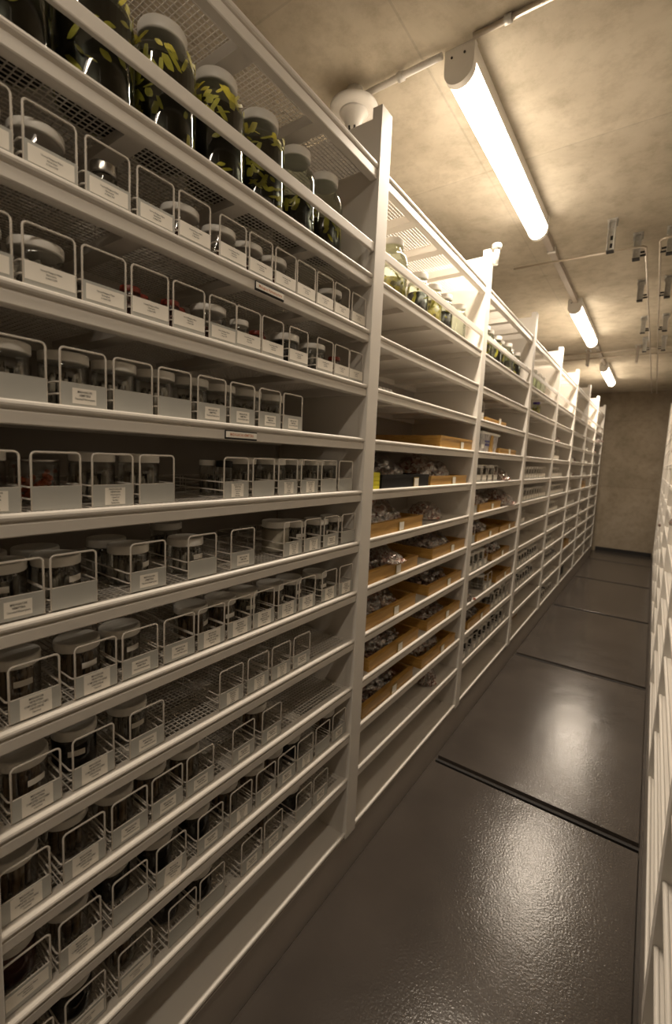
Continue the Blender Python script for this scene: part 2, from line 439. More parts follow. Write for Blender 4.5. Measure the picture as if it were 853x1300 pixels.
def basket(x, y, z, label, group, card=None, rz=0, text=True):
    b = thing('wire_basket', label, 'basket', (x, y, z), rz, group)
    put('wire_frame', M_FRAME, b); put('front_plate', M_PLATE, b)
    if card:
        me, (ty, tz) = CARDS[card]
        rot = (R(-7), 0, 0) if card == 'hang' else (0, 0, 0)
        c = put('label_card', me, b, (0, 0, 0), rot)
        if text: put('printed_text', TX[card], c, (.0036, ty, tz))
    return b

# ------------------------------------------------------------------ jars
def jar_meshes(tag, r, h, lidh=.019, fill=.72, cont=VIALS, lid=LID, glass=GLASS, style='vials', seed=1):
    rnd = random.Random(seed)
    hb = h-lidh+.003
    g = MB().lathe([(r*.90, .0005), (r*.97, .003), (r*.985, .008), (r*.985, hb-.012), (r*.96, hb-.007), (r*.90, hb-.004), (r*.90, hb)], 32)
    gm = g.mesh('glass_body', glass)
    l = MB().lathe([(r*.5, h-lidh), (r*.985, h-lidh), (r*1.0, h-lidh+.002), (r*1.0, h-.003), (r*.975, h-.0007), (r*.90, h), (r*.86, h-.0012), (0.0002, h-.0012)], 36)
    lm = l.mesh('lid', lid)
    c = MB(); top = hb*fill
    if style == 'vials':
        n = 0; ri = r*.80; rv = .0062
        for ring in range(0, int(ri/(rv*2))+1):
            rr = ring*rv*2.05
            if rr+rv > r*.94: break
            cnt = max(1, int(2*math.pi*rr/(rv*2.1)))
            for i in range(cnt):
                a = 2*math.pi*i/cnt+rnd.random(); hh = top*(.8+.25*rnd.random())
                c.lathe([(rv*.7, .005), (rv, .008), (rv, hh*.86), (rv*.7, hh*.9), (rv*.7, hh)], 8, rr*math.cos(a), rr*math.sin(a))
    elif style == 'fill':
        c.lathe([(r*.93, .004), (r*.955, .009), (r*.955, top), (r*.8, top+.002), (.0002, top+.001)], 24)
    elif style == 'bits':
        for i in range(26):
            a = rnd.random()*6.28; rr = r*.78*math.sqrt(rnd.random()); zz = .010+rnd.random()*top*.85
            v = bmesh.ops.create_icosphere(c.bm, subdivisions=1, radius=.0055+.004*rnd.random(), matrix=Matrix.Translation((rr*math.cos(a), rr*math.sin(a), zz)))
    cm = c.mesh('contents', cont)
    return gm, lm, cm
JM = {'w': jar_meshes('w', .0438, .103, .019, .78, VIALS), 'v': jar_meshes('v', .0438, .088, .019, .78, VIALS, seed=8), 'b': jar_meshes('b', .0438, .090, .019, .86, VIALB, seed=2),
      'm': jar_meshes('m', .0335, .098, .018, .72, VIALS, seed=3), 's': jar_meshes('s', .0435, .090, .016, .45, REDLIQ, style='bits', seed=4),
      'c': jar_meshes('c', .0435, .090, .016, .72, VIALS, seed=5),
      'n': jar_meshes('n', .024, .078, .014, .6, VIALS, seed=6),
      'r': jar_meshes('r', .0205, .070, .012, .55, REDLIQ, lid=REDLID, style='bits', seed=7),
      'k': jar_meshes('k', .0438, .090, .020, .9, DARKLIQ, style='fill'), 'd': jar_meshes('d', .0438, .092, .020, .9, REDLIQ, style='fill'),
      'p': jar_meshes('p', .044, .098, .020, .85, WHITEFILL, style='fill'), 'o': jar_meshes('o', .042, .088, .006, .7, ORANGEBIT, lid=METALLID, style='bits', seed=9),
      't': jar_meshes('t', .024, .085, .02, .4, DARKLIQ, lid=METALLID, style='bits', seed=10),
      'x': jar_meshes('x', .022, .092, .017, .6, VIALS, lid=DARK, seed=11), 'y': jar_meshes('y', .021, .092, .014, .7, VIALS, seed=12)}
JDESC = {'v': 'squat white-lidded jar of vials', 'w': 'white-lidded jar of pale vials', 'b': 'white-lidded jar of brown vials', 'm': 'white-lidded vial jar', 's': 'squat white-lidded jar of red specimens',
         'c': 'squat white-lidded jar', 'n': 'small narrow white-lidded jar', 'r': 'small dark-red-lidded jar', 'k': 'white-lidded jar of dark liquid',
         'd': 'white-lidded jar of dark red liquid', 'p': 'white-filled plastic jar', 'o': 'clear jar of orange specimens', 't': 'small metal-capped jar',
         'x': 'slim black-lidded jar', 'y': 'slim white-lidded jar'}
def paper_label(r):
    m = MB(); a0, a1 = R(-15), R(28); n = 8; rr = r*.995
    rows = [[m.bm.verts.new((rr*math.cos(a0+(a1-a0)*i/n), rr*math.sin(a0+(a1-a0)*i/n), z)) for i in range(n+1)] for z in (.036, .048)]
    rows2 = [[m.bm.verts.new(((rr+.0004)*math.cos(a0+(a1-a0)*i/n), (rr+.0004)*math.sin(a0+(a1-a0)*i/n), z)) for i in range(n+1)] for z in (.036, .048)]
    for i in range(n):
        for q in (rows, rows2): m.bm.faces.new((q[0][i], q[0][i+1], q[1][i+1], q[1][i]))
        m.bm.faces.new((rows[0][i], rows[0][i+1], rows2[0][i+1], rows2[0][i])); m.bm.faces.new((rows[1][i], rows[1][i+1], rows2[1][i+1], rows2[1][i]))
    for e in (0, n): m.bm.faces.new((rows[0][e], rows[1][e], rows2[1][e], rows2[0][e]))
    return m.mesh('paper_label', CARD)
M_PL = paper_label(.0438)
def jar(code, x, y, z, label, group, rz=0, paper=False):
    g, l, c = JM[code]
    j = thing('specimen_jar', label, 'jar', (x, y, z), rz, group)
    put('glass_body', g, j); put('lid', l, j); put('contents', c, j)
    if paper: put('paper_label', M_PL, j)
    return j

ROWS = {
2: [(.274, 'wide', 's'), (.372, 'wide', 's'), (.470, 'wide', 't'), (.568, 'wide', ''), (.663, 'full', 's'), (.775, 'full', 's'), (.875, 'full', 's'), (.976, 'full', 's'), (1.071, 'full', ''), (1.168, 'full', ''), (1.266, 'full', 'c'), (1.372, 'full', '')],
3: [(.269, 'wide', 'c'), (.367, 'full', 'c'), (.461, 'wide', ''), (.5555, 'full', 'rr'), (.650, 'full', 'rr'), (.747, 'wide', 's'), (.837, 'full', 'n'), (.934, 'full', 'rr'), (1.052, 'full', 'k'), (1.192, 'full', 'c'), (1.293, 'full', 'r'), (1.387, 'full', '')],
4: [(.315, None, 'w'), (.420, 'small', 'w'), (.518, None, 'w'), (.615, None, 'w'), (.717, 'small', 'w'), (.815, 'small', 'w'), (.916, 'small', 'w'), (1.012, 'small', 'w')],
5: [(.270, 'neat', 'w'), (.370, None, 'o'), (.474, 'neat', 'w'), (.572, None, 'w'), (.799, 'neat', 'xy'), (.899, None, 'w'), (1.0, 'neat', 'w'), (1.102, 'neat', 'w'), (1.205, None, 'w'), (1.303, None, 'w')],
6: [(.303, 'small', 'vv'), (.397, None, 'vv'), (.551, 'small', 'vv'), (.695, None, 'v'), (.828, 'small', ''), (1.036, 'neat', 'p'), (1.135, 'neat', 'v'), (1.238, 'small', 'v'), (1.344, None, 'v')],
7: [(.326, 'tall', 'b'), (.436, 'tall', 'b'), (.532, 'small', 'v'), (.631, 'small', ''), (.726, 'tall', 'b'), (.826, 'tall', 'b'), (.925, 'tall', 'v'), (1.034, 'tall', 'b'), (1.136, 'tall', 'v'), (1.265, 'tall', 'v'), (1.374, 'tall', '')],
8: [(.324, 'tall', 'b'), (.429, 'tall', 'k'), (.548, 'small', 'v'), (.797, 'neat', ''), (.898, 'neat', ''), (.996, 'neat', ''), (1.095, 'small', '')],
9: [(.301, 'tall', 'b'), (.408, 'tall', 'b'), (.506, 'small', 'b'), (.601, 'small', 'b'), (.697, 'small', 'b'), (.847, 'small', ''), (.962, 'small', 'b')],
10: [(.298, 'wide', 'd'), (.397, 'tall', 'b'), (.506, None, 'k'), (.613, 'hang', 'k'), (.733, 'small', 'k'), (.845, 'neat', 'b'), (.949, 'small', 'b'), (1.047, 'small', 'b'), (1.145, 'neat', 'k'), (1.246, None, ''), (1.351, 'small', 'b')],
11: [(.300, None, 'k'), (.405, 'wide', 'k'), (.518, 'wide', 'b'), (.647, None, 'k'), (.742, None, 'k'), (.890, 'small', ''), (.985, 'small', 'b'), (1.138, None, 'k'), (1.233, 'small', '')]}
CNAME = {None: 'blank grey plate', 'wide': 'wide white card', 'full': 'wide white card', 'small': 'small typed card', 'neat': 'typed card', 'tall': 'tall typed card', 'hang': 'crooked hanging card'}
BX = -.022
rj = random.Random(3)
for k, row in ROWS.items():
    n = len(row); last = row[-1][0]; sq = min(1, (1.336-.75)/(last-.75))
    for i, (y, card, js) in enumerate(row):
        zb = H[k]-.0045; y = y if y < .75 else .75+(y-.75)*sq
        set_back = rj.uniform(.014, .045)
        pos = ordl(i, n)
        basket(BX, y, zb, 'wire basket with %s, %s on %s, nearest left bay' % (CNAME[card], pos, shelfname(k)),
               'wire baskets on the %s of the nearest bay' % shelfname(k), card)
        if js == 'rr':
            for q, (dx, dy) in enumerate(((-.045, -.018), (-.075, .019))):
                jar('r', BX+dx, y+dy, zb+.006, 'small red-lidded jar, %s of pair in %s basket, %s, nearest left bay' % (('front', 'rear')[q], pos, shelfname(k)), 'jars in the baskets of the nearest bay')
            continue
        for q, c in enumerate(js):
            wr = {'s': .0445, 'c': .043, 'n': .024, 'r': .0205, 'm': .0335, 'o': .042, 't': .024, 'x': .022, 'y': .021, 'p': .044}.get(c, .0438)
            x = BX-.008-wr-(.096*q)-(.004 if k in (2, 3) else set_back)
            dy = 0
            if c == 'x': dy = .012
            if c == 'y': x = BX-.10; dy = -.014
            if c == 't': dy = .010
            lab = '%s%s in %s basket, %s, nearest left bay' % ('' if q == 0 else 'rear ', JDESC[c], pos, shelfname(k))
            jar(c, x, y+dy, zb+.006, lab, 'jars in the baskets of the nearest bay', rj.uniform(-.5, .5), wr == .0438 and k in (6, 7, 8) and q == 0)
# loose jars standing behind the basket row
jar('w', -.27, .76, H[6]-.004, 'loose white-lidded jar standing behind baskets, sixth shelf down, nearest left bay', 'jars in the baskets of the nearest bay')

# ------------------------------------------------------------------ tall storage jars along the top shelf
def big_jar_meshes(r, h, liq, leafmat, liqmat, seed, nleaf, nk=.66):
    rnd = random.Random(seed); hb = h-.025
    g = MB().lathe([(r*.85, .001), (r*.97, .006), (r, .016), (r, h*.64), (r*.97, h*.70), (r*(.4+.6*nk+.06), h*.765), (r*(nk+.04), h*.80), (r*nk, h*.815), (r*nk, hb+.004)], 40).mesh('glass_body', GLASSY)
    l = MB().lathe([(r*.4, hb), (r*(nk+.04), hb), (r*(nk+.055), hb+.003), (r*(nk+.055), h-.004), (r*(nk+.03), h-.0008), (r*(nk-.06), h), (.0002, h)], 40).mesh('lid', LID)
    c = MB().lathe([(r*.82, .004), (r*.92, .009), (r*.925, .018), (r*.925, h*liq), (.0002, h*liq)], 32).mesh('liquid', liqmat)
    f = MB()
    for i in range(nleaf):
        a = rnd.random()*6.28; z = .02+(1-rnd.random()**1.6)*(h*liq*1.02); ln = .010+.028*rnd.random(); w = .004+.006*rnd.random(); t = rnd.uniform(-1.2, 1.2)
        pts = []
        for s in (-1, -.4, .4, 1):
            aa = a+s*ln*math.sin(t)/r/2; zz = max(.012, z+s*ln*math.cos(t)/2)
            pts.append((aa, zz, w*(1-.35*s*s)))
        lo = [f.bm.verts.new((r*.945*math.cos(q+ww/r), r*.945*math.sin(q+ww/r), zz)) for q, zz, ww in pts]
        hi = [f.bm.verts.new((r*.945*math.cos(q-ww/r), r*.945*math.sin(q-ww/r), zz+.0004)) for q, zz, ww in pts]
        lo2 = [f.bm.verts.new((r*.962*math.cos(q+ww/r), r*.962*math.sin(q+ww/r), zz)) for q, zz, ww in pts]
        hi2 = [f.bm.verts.new((r*.962*math.cos(q-ww/r), r*.962*math.sin(q-ww/r), zz+.0004)) for q, zz, ww in pts]
        for j in range(3):
            f.bm.faces.new((lo[j], lo[j+1], hi[j+1], hi[j])); f.bm.faces.new((lo2[j], lo2[j+1], hi2[j+1], hi2[j]))
            f.bm.faces.new((lo[j], lo[j+1], lo2[j+1], lo2[j])); f.bm.faces.new((hi[j], hi[j+1], hi2[j+1], hi2[j]))
    return g, l, c, f.mesh('specimen_strips', leafmat)
BIG = [big_jar_meshes(.071, .252, .68, LEAF, DARKLIQ, 20+i*2, 95) for i in range(3)]
MED = [big_jar_meshes(.062, .250, .42, LEAF, DARKLIQ, 30, 30)]
BIG2 = big_jar_meshes(.066, .232, .34, LEAF, YELFILL, 40, 20)
SML = [big_jar_meshes(.05, .19, .55, LEAF, DARKLIQ, 50, 30, .80), big_jar_meshes(.05, .19, .6, LEAF, YELFILL, 51, 30, .80)]
CLR = big_jar_meshes(.052, .20, .18, LEAF, WHITEFILL, 60, 0, .80)
def bigjar(mm, x, y, z, label, group, rz=0, s=1.0):
    j = thing('storage_jar', label, 'jar', (x, y, z), rz, group); j.scale = (s, s, s)
    for nme, me in zip(('glass_body', 'lid', 'liquid', 'specimen_strips'), mm):
        if len(me.vertices): put(nme, me, j)
    return j
zt = H[1]-.0035
for i, (y, mm) in enumerate(((.334, BIG[2]), (.482, BIG[0]), (.628, BIG[1]), (.772, BIG[2]), (.918, BIG[0]), (1.068, MED[0]), (1.208, MED[0]))):
    bigjar(mm, -.092, y, zt, 'big lidded jar of yellow-green strips in dark liquid, %s on top shelf, nearest left bay' % (ordl(i, 7)), 'big jars on the top shelf of the nearest bay', i*1.3)
for i, (y, mm, lab, x) in enumerate(((1.655, BIG2, 'big jar of pale yellow fluid, leftmost on top shelf, second left bay', -.085), (1.905, SML[0], 'dark jar with yellow specimens, second on top shelf, second left bay', -.085),
        (2.06, SML[1], 'jar packed with yellow specimens, third on top shelf, second left bay', -.085), (2.20, SML[0], 'dark jar with yellow specimens, fourth on top shelf, second left bay', -.085),
        (2.40, CLR, 'clear jar with white filling, rightmost on top shelf, second left bay', -.09))):
    bigjar(mm, x, y, zt, lab, 'jars on the top shelf of the second bay', i*.9)
for i, y in enumerate((2.80, 2.925, 3.05, 3.175, 3.30, 3.425, 3.55)):
    bigjar((SML[0], CLR, SML[0])[i % 3], -.075-.015*(i % 2), y, zt, 'small preserving jar, %s on top shelf, third left bay' % (ordl(i, 7)), 'jars on the top shelf of the third bay', i*.7, 1.0)
for i, y in enumerate((4.05, 4.2, 4.38, 4.55)):
    bigjar(CLR, -.085, y, zt, 'clear jar with white filling, %s on top shelf, fourth left bay' % ordl(i, 4), 'jars on the top shelf of the fourth bay', i, .9)
pj = bigjar(SML[1], -.09, 4.50, H[2]-.0035, 'jar with purple lid on the second shelf of the fourth left bay', 'jars in the fourth bay', 0, .72)
for ch in pj.children:
    if ch.name.startswith('lid'):
        ch.data = ch.data.copy(); ch.data.materials[0] = PURPLE; ch['label'] = 'purple lid'

# ------------------------------------------------------------------ wooden trays, bags and boxes
TRAYM = {}
def tray_mesh(w, d, h, mat):
    h = round(h*.9, 4); key = (round(w, 2), d, h, mat.name)
    if key in TRAYM: return TRAYM[key]
    w = key[0]; t = .015
    def sub(f): m = MB(); f(m); return m
    m = MB(); m.box(-d, 0, 0, w, 0, .006)
    m.box(-t, 0, 0, w, .006, h, .0015); m.box(-d, -d+t, 0, w, .006, h, .0015)
    m.box(-d+t, -t, 0, t, .006, h, .0015); m.box(-d+t, -t, w-t, w, .006, h, .0015)
    m.box(-t-.004, .002, -.001, w+.001, h-.012, h+.001, .001)      # moulded rim along the front
    TRAYM[key] = m.mesh('tray_body', mat); return TRAYM[key]
M_HOLDER = MB().box(0, .002, -.025, .025, .002, .044, .0006).mesh('card_holder', BRASS)
M_HCARD = MB().box(.002, .0028, -.020, .020, .006, .040).mesh('holder_card', CARD)
def tray(y, w, z, label, mat=WOOD, h=.056, d=.36, x=-.016, lab=True, rz=0, cardy=None):
    t = thing('wooden_tray' if mat in (WOOD, WOODD) else 'plastic_tray', label, 'tray', (x, y, z), rz, 'wooden specimen trays' if mat in (WOOD, WOODD) else None)
    put('tray_body', tray_mesh(w, d, h, mat), t)
    if lab:
        hd = put('card_holder', M_HOLDER, t, (.002, cardy if cardy is not None else w*.57, 0)); put('holder_card', M_HCARD, hd)
    return t
def heap_mesh(w, d, h, seed, mat, n=46, sz=.028):
    rnd = random.Random(seed); m = MB()
    for i in range(n):
        u, v = rnd.uniform(-1, 1), rnd.uniform(-1, 1); rr = min(1, math.hypot(u, v))
        z = h*(1-rr*rr)*rnd.uniform(.25, 1)+sz*.4
        s = sz*rnd.uniform(.6, 1.2)
        mt = Matrix.Translation((u*d/2*.82, v*w/2*.86, z)) @ Matrix.Rotation(rnd.uniform(0, 6), 4, Vector((rnd.random(), rnd.random(), rnd.random()+.01))) @ Matrix.Diagonal((s*1.5, s, s*.45, 1))
        bmesh.ops.create_icosphere(m.bm, subdivisions=1, radius=.5, matrix=mt)
    return m.mesh('specimen_packets', mat)
def bag_mesh(w, d, h, seed):
    rnd = random.Random(seed); bm = bmesh.new()
    bmesh.ops.create_icosphere(bm, subdivisions=4, radius=1)
    dirs = [(Vector((rnd.uniform(-1, 1), rnd.uniform(-1, 1), rnd.uniform(-.2, 1))).normalized(), rnd.uniform(5, 14), rnd.uniform(0, 6)) for _ in range(9)]
    for v in bm.verts:
        p = v.co.copy(); s = 1.0
        for dd, fr, ph in dirs: s += .028*(1-abs(math.sin(fr*p.dot(dd)+ph)))*1.6-.02
        z = p.z*h*s if p.z > 0 else p.z*h*.06
        v.co = (p.x*d/2*s, p.y*w/2*s, z+h*.06)
    me = bpy.data.meshes.new('bag_film')
    for f in bm.faces: f.smooth = (hash(f.index*seed) % 3) != 0
    bm.to_mesh(me); bm.free(); me.materials.append(BAG); return me
BAGV = [(bag_mesh(.41, .31, .115, 11+i), heap_mesh(.39, .31, .085, 70+i, LUMPS if i % 2 == 0 else LUMPD, 120, .034)) for i in range(4)]
def bag(x, y, z, label, v=0, s=(1, 1, 1), rz=0, inner=True):
    b = thing('plastic_bag', label, 'bag', (x, y, z), rz, 'clear plastic specimen bags'); b.scale = s
    put('bag_film', BAGV[v][0], b)
    if inner: put('specimen_packets', BAGV[v][1], b, (0, 0, .004))
    return b
# second bay
zz = lambda k: H[k]-.0035
tray(2.115, .48, zz(4), 'wooden tray with low rim, alone on the fourth shelf, second left bay', WOOD, .066, .38, cardy=.30)
yb = thing('yellow_box', 'bright yellow stacked box beside black tray, fifth shelf, second left bay', 'box', (-.016, 1.470, zz(5)))
m = MB()
for i in range(4): m.box(-.10, 0, 0, .065, .0005+i*.0168, .0165+i*.0168, .0015)
put('carton', m.mesh('carton', YELLOW), yb)
tray(1.552, .45, zz(5), 'black plastic tray between yellow box and wooden tray, second left bay', BLACKPL, .062, .36, cardy=.31)
tray(2.03, .50, zz(5), 'wooden tray right of the black tray, fifth shelf, second left bay', WOOD, .052, .36, cardy=.30)
bag(-.20, 1.76, zz(5)+.007, 'clear plastic bag bulging out of the black tray, second left bay', 1, (1, .95, 1.15), .05)
bag(-.19, 2.26, zz(5)+.007, 'clear plastic bag standing in the tray right of black tray', 0, (1, 1.0, 1.2), 3.1)
tray(1.472, .49, zz(6), 'wooden tray holding a tall bag, left on sixth shelf, second left bay', WOOD, .058, .36, cardy=.27)
bag(-.19, 1.715, zz(6)+.007, 'tall clear bag of packets in left tray, sixth shelf, second left bay', 0, (1.05, 1.02, 1.18), .1)
bag(-.14, 2.26, zz(6)+.001, 'loose clear bag of cottony packing right of tray, sixth shelf, second bay', 2, (.6, .62, .72), .4)
for k, hh, v in ((7, 'seventh', 2), (8, 'eighth', 0), (9, 'ninth', 3), (10, 'tenth', 1)):
    yl = {7: 1.466, 8: 1.470, 9: 1.530, 10: 1.495}[k]; yr = {7: 2.112, 8: 2.095, 9: 2.105, 10: 2.066}[k]
    tray(yl, .475, zz(k), 'wooden tray on the left of the %s shelf down, second left bay' % hh, WOOD if k < 10 else WOODD, .056, .36)
    tray(yr, .475, zz(k), 'wooden tray on the right of the %s shelf down, second left bay' % hh, WOOD, .056, .36)
    bag(-.19, yl+.235, zz(k)+.007, 'clear bag in left tray, %s shelf down, second left bay' % hh, v, (1.0, 1.02, (1.0, 1.0, .85, .85)[k-7]), .05*(k-8.5))
    bag(-.20, yr+.240, zz(k)+.007, 'clear bag in right tray, %s shelf down, second left bay' % hh, (v+1) % 4, (1.0, 1.02, (.95, 1.0, .55, .8)[k-7]), 3.14+.05*(k-8.5))
bag(-.03-.06, 1.715, zz(7)+.058, 'clear bag spilling over the front of left tray, seventh shelf, second bay', 2, (.5, .6, .4), 1.2)
bag(-.11, 2.33, zz(11)+.001, 'small clear bag alone on the eleventh shelf, second left bay', 2, (.45, .5, .75), .6)
tb = thing('vial_rack', 'low clear rack of vials on third shelf, second left bay', 'rack', (-.10, 1.50, zz(3)))
m = MB()
for i in range(4):
    for j in range(8): m.lathe([(.009, .004), (.011, .006), (.011, .03), (.008, .034), (.008, .04)], 10, -.03*i, .02+.03*j)
put('vials', m.mesh('vials', LID), tb); put('rack_body', MB().box(-.11, .02, 0, .25, 0, .003).mesh('rack_body', TUB), tb)
# third bay
tray(2.80, .46, zz(3), 'thin wooden tray on the third shelf down, third left bay', WOOD, .03, .36, cardy=.30)
basket(BX, 2.725, zz(3), 'single wire basket left of thin tray, third shelf, third left bay', 'wire baskets in the third bay', 'full', text=False)
tub = thing('storage_tub', 'frosted plastic tub with blue print and tan tape, third left bay', 'tub', (-.02, 2.755, zz(4)))
m = MB(); m.extrude_y([(-.26, 0), (-.012, 0), (0, .115), (-.27, .115)], 0, .36, True); put('tub_body', m.mesh('tub_body', TUB), tub)
put('lid', MB().box(-.285, .010, -.008, .368, .113, .127, .004).mesh('lid', LID), tub)
put('printed_mark', MB().box(-.004, .0005, .10, .17, .042, .056).box(-.004, -.0015, .09, .18, .064, .076).mesh('printed_mark', BLUEP), tub)
put('tape', MB().box(-.012, .0024, .195, .245, .003, .112).mesh('tape', TANBAND), tub)
put('tub_label', MB().box(-.004, .0025, .01, .06, .025, .048).mesh('tub_label', CARD), tub)
tray(3.15, .44, zz(4), 'wooden tray right of the frosted tub, third left bay', WOOD, .042, .36, cardy=.25)
for i, y in enumerate((2.765, 2.875, 2.995, 3.12)):
    basket(BX, y, zz(5), 'wire basket, %s of four beside bags, fifth shelf, third left bay' % ordl(i, 4), 'wire baskets in the third bay', 'full', text=False)
    if i in (0, 1, 3): jar('w', BX-.055, y, zz(5)+.006, 'white-lidded jar in %s basket, fifth shelf, third left bay' % ordl(i, 4), 'jars in the third bay')
bag(-.13, 3.43, zz(5)+.001, 'crumpled clear bag right of four baskets, fifth shelf, third left bay', 2, (.7, .95, .8), .5)
for k, hh in ((6, 'sixth'), (7, 'seventh')):
    basket(BX, 2.735, zz(k), 'wire basket left of wooden tray, %s shelf, third left bay' % hh, 'wire baskets in the third bay', None)
    tray(2.81, .48, zz(k), 'wooden tray beside single basket, %s shelf, third left bay' % hh, WOOD, .054, .36)
    bag(-.19, 3.05, zz(k)+.007, 'clear bag in tray, %s shelf down, third left bay' % hh, k % 2, (1, 1, 1.05), .04)
bag(-.12, 3.52, zz(6)+.001, 'pale crumpled bag right of tray, sixth shelf, third left bay', 2, (.7, .75, .95), 1.1)
tray(3.325, .44, zz(7), 'wooden tray on the right of seventh shelf, third left bay', WOOD, .046, .36)
tray(3.18, .46, zz(8), 'wooden tray on the eighth shelf down, third left bay', WOODD, .054, .36)
bag(-.19, 3.42, zz(8)+.007, 'glossy clear bag in tray, eighth shelf, third left bay', 0, (1, .95, 1.1), 3.1)
tray(3.33, .42, zz(9), 'wooden tray on the right of ninth shelf, third left bay', WOOD, .05, .36)
bag(-.15, 2.80, zz(9)+.001, 'reddish packet bag at left of ninth shelf, third left bay', 0, (.8, .75, .8), .8)
tray(2.76, .48, zz(10), 'wooden tray on the left of tenth shelf, third left bay', WOOD, .05, .36)
bag(-.19, 2.98, zz(10)+.007, 'dark packet bag in tray, tenth shelf, third left bay', 1, (1, 1, .8), .05)
FAR = {2: {8: (2.735, 4, 'wm'), 9: (3.09, 2, 'wm'), 10: (3.30, 5, 'm'), 11: (2.74, 10, 'k')},
       3: {5: (3.95, 9, 'm'), 6: (3.93, 10, 'm'), 7: (3.95, 2, ''), 9: (3.95, 9, 'k'), 10: (3.95, 8, 'k')},
       4: {10: (5.14, 8, 'k'), 4: (5.14, 4, 'm'), 5: (5.14, 7, 'm'), 6: (5.13, 9, 'm'), 7: (5.14, 6, 'm'), 8: (5.15, 7, ''), 9: (5.14, 6, 'k'), 11: (5.2, 6, ''), 12: (5.15, 9, 'k')},
       5: {5: (6.35, 3, 'm'), 10: (6.93, 3, 'k'), 4: (6.35, 3, 'm'), 6: (6.35, 3, 'k'), 7: (6.35, 7, ''), 8: (6.35, 6, 'm'), 9: (6.35, 5, '')},
       6: {4: (7.53, 6, 'm'), 9: (7.53, 6, 'k'), 3: (7.53, 5, 'm'), 5: (7.53, 5, 'm'), 7: (7.53, 6, ''), 8: (7.53, 5, 'm'), 10: (7.53, 4, 'k')},
       7: {6: (8.73, 6, 'k'), 8: (8.73, 6, 'k'), 9: (8.73, 5, 'k'), 4: (8.73, 5, 'k'), 5: (8.73, 6, 'm'), 7: (8.73, 5, 'k')}}
for bk, d in FAR.items():
    for k, (y, n, js) in d.items():
        for i in range(n):
            yy = y+.103*i
            if yy+.045 > bayY(bk)+IN: break
            hz = zz(k) if k < 12 else .1665
            basket(BX, yy, hz, 'small wire basket, %s in the row on %s, %s' % (ordl(i, n), shelfname(k), BAYN[bk]), 'wire baskets in the '+BAYN[bk], 'full' if bk in (3, 4) and k < 8 else 'small', text=False)
            if js and (i*7+k) % 4:
                jar(js[0], BX-.055, yy, hz+.006, '%s in %s basket, %s, %s' % (JDESC[js[0]], ordl(i, n), shelfname(k), BAYN[bk]), 'jars in the '+BAYN[bk])
def carton(x, y, z, w, d, h, mat, name, label, cat='box'):
    b = thing(name, label, cat, (x, y, z)); m = MB().box(-d, 0, 0, w, 0, h*.86, .003); put('carton', m.mesh('carton', mat), b)
    put('flap', MB().box(-d-.002, .002, -.002, w+.002, h*.86, h, .002).mesh('flap', mat), b); return b
carton(-.12, 4.22, .1665, .38, .2, .10, BROWNBOX, 'cardboard_box', 'brown cardboard box on the base shelf, fourth left bay')
carton(-.06, 6.45, .1665, .5, .25, .12, BLACKPL, 'storage_box', 'black box on the base shelf, sixth left bay')
tray(6.40, .46, zz(10), 'dark wooden tray on the tenth shelf, sixth left bay', WOOD, .09, .34)
tray(7.60, .46, zz(6), 'lower wooden tray of pair on sixth shelf, seventh left bay', WOOD, .06, .34)
tray(7.60, .44, zz(6)+.0625, 'upper wooden tray stacked on sixth shelf, seventh left bay', WOOD, .045, .33)
bag(-.16, 6.9, zz(5)+.001, 'clear bag of yellowish packets on fifth shelf, sixth left bay', 2, (.8, .9, .8), .2)
bag(-.16, 5.55, zz(3)+.001, 'large flat clear bag on third shelf, fifth left bay', 2, (.9, 1.5, .8), .2)
bag(-.16, 6.87, zz(4)+.001, 'clear bag at centre of fourth shelf, sixth left bay', 1, (.9, 1.0, .8), .2)
bag(-.16, 9.2, zz(3)+.001, 'dark clear bag on third shelf, farthest left bay', 1, (.9, 1.4, 1.0), .2)
bag(-.16, 9.2, zz(2)+.001, 'dark clear bag on second shelf, farthest left bay', 3, (.9, 1.4, 1.0), .9)

# right hand row: a few pale trays, bags and baskets that glint at the edge of the picture
def rtray(y, w, k, label, mat=WOOD): return tray(y+w, w, zz(k), label, mat, .05, .34, XR+.016, True, math.pi)
rtray(5.15, .46, 6, 'honey wooden tray on right-hand row, fifth bay from camera')
rtray(3.95, .46, 7, 'honey wooden tray on right-hand row, fourth bay from camera')
for i, (bk, k, n) in enumerate(((3, 5, 6), (4, 7, 6), (4, 8, 5), (5, 6, 7), (6, 7, 6), (3, 9, 5))):
    for j in range(n):
        yy = bayY(bk)+.1+.103*j
        basket(XR+.022, yy, zz(k), 'wire basket on right-hand row, %s along %s, %s' % (ORD[j], shelfname(k), BAYN[bk].replace('left', 'right')), 'wire baskets on the right-hand row', 'small', math.pi, False)
for i, (bk, k) in enumerate(((3, 8), (5, 8), (2, 6), (5, 5))):
    bag(XR+.17, bayY(bk)+.55, zz(k)+.001, 'clear bag on %s, right-hand row, %s' % (shelfname(k), BAYN[bk].replace('left', 'right')), i % 4, (.9, 1, .9), i)

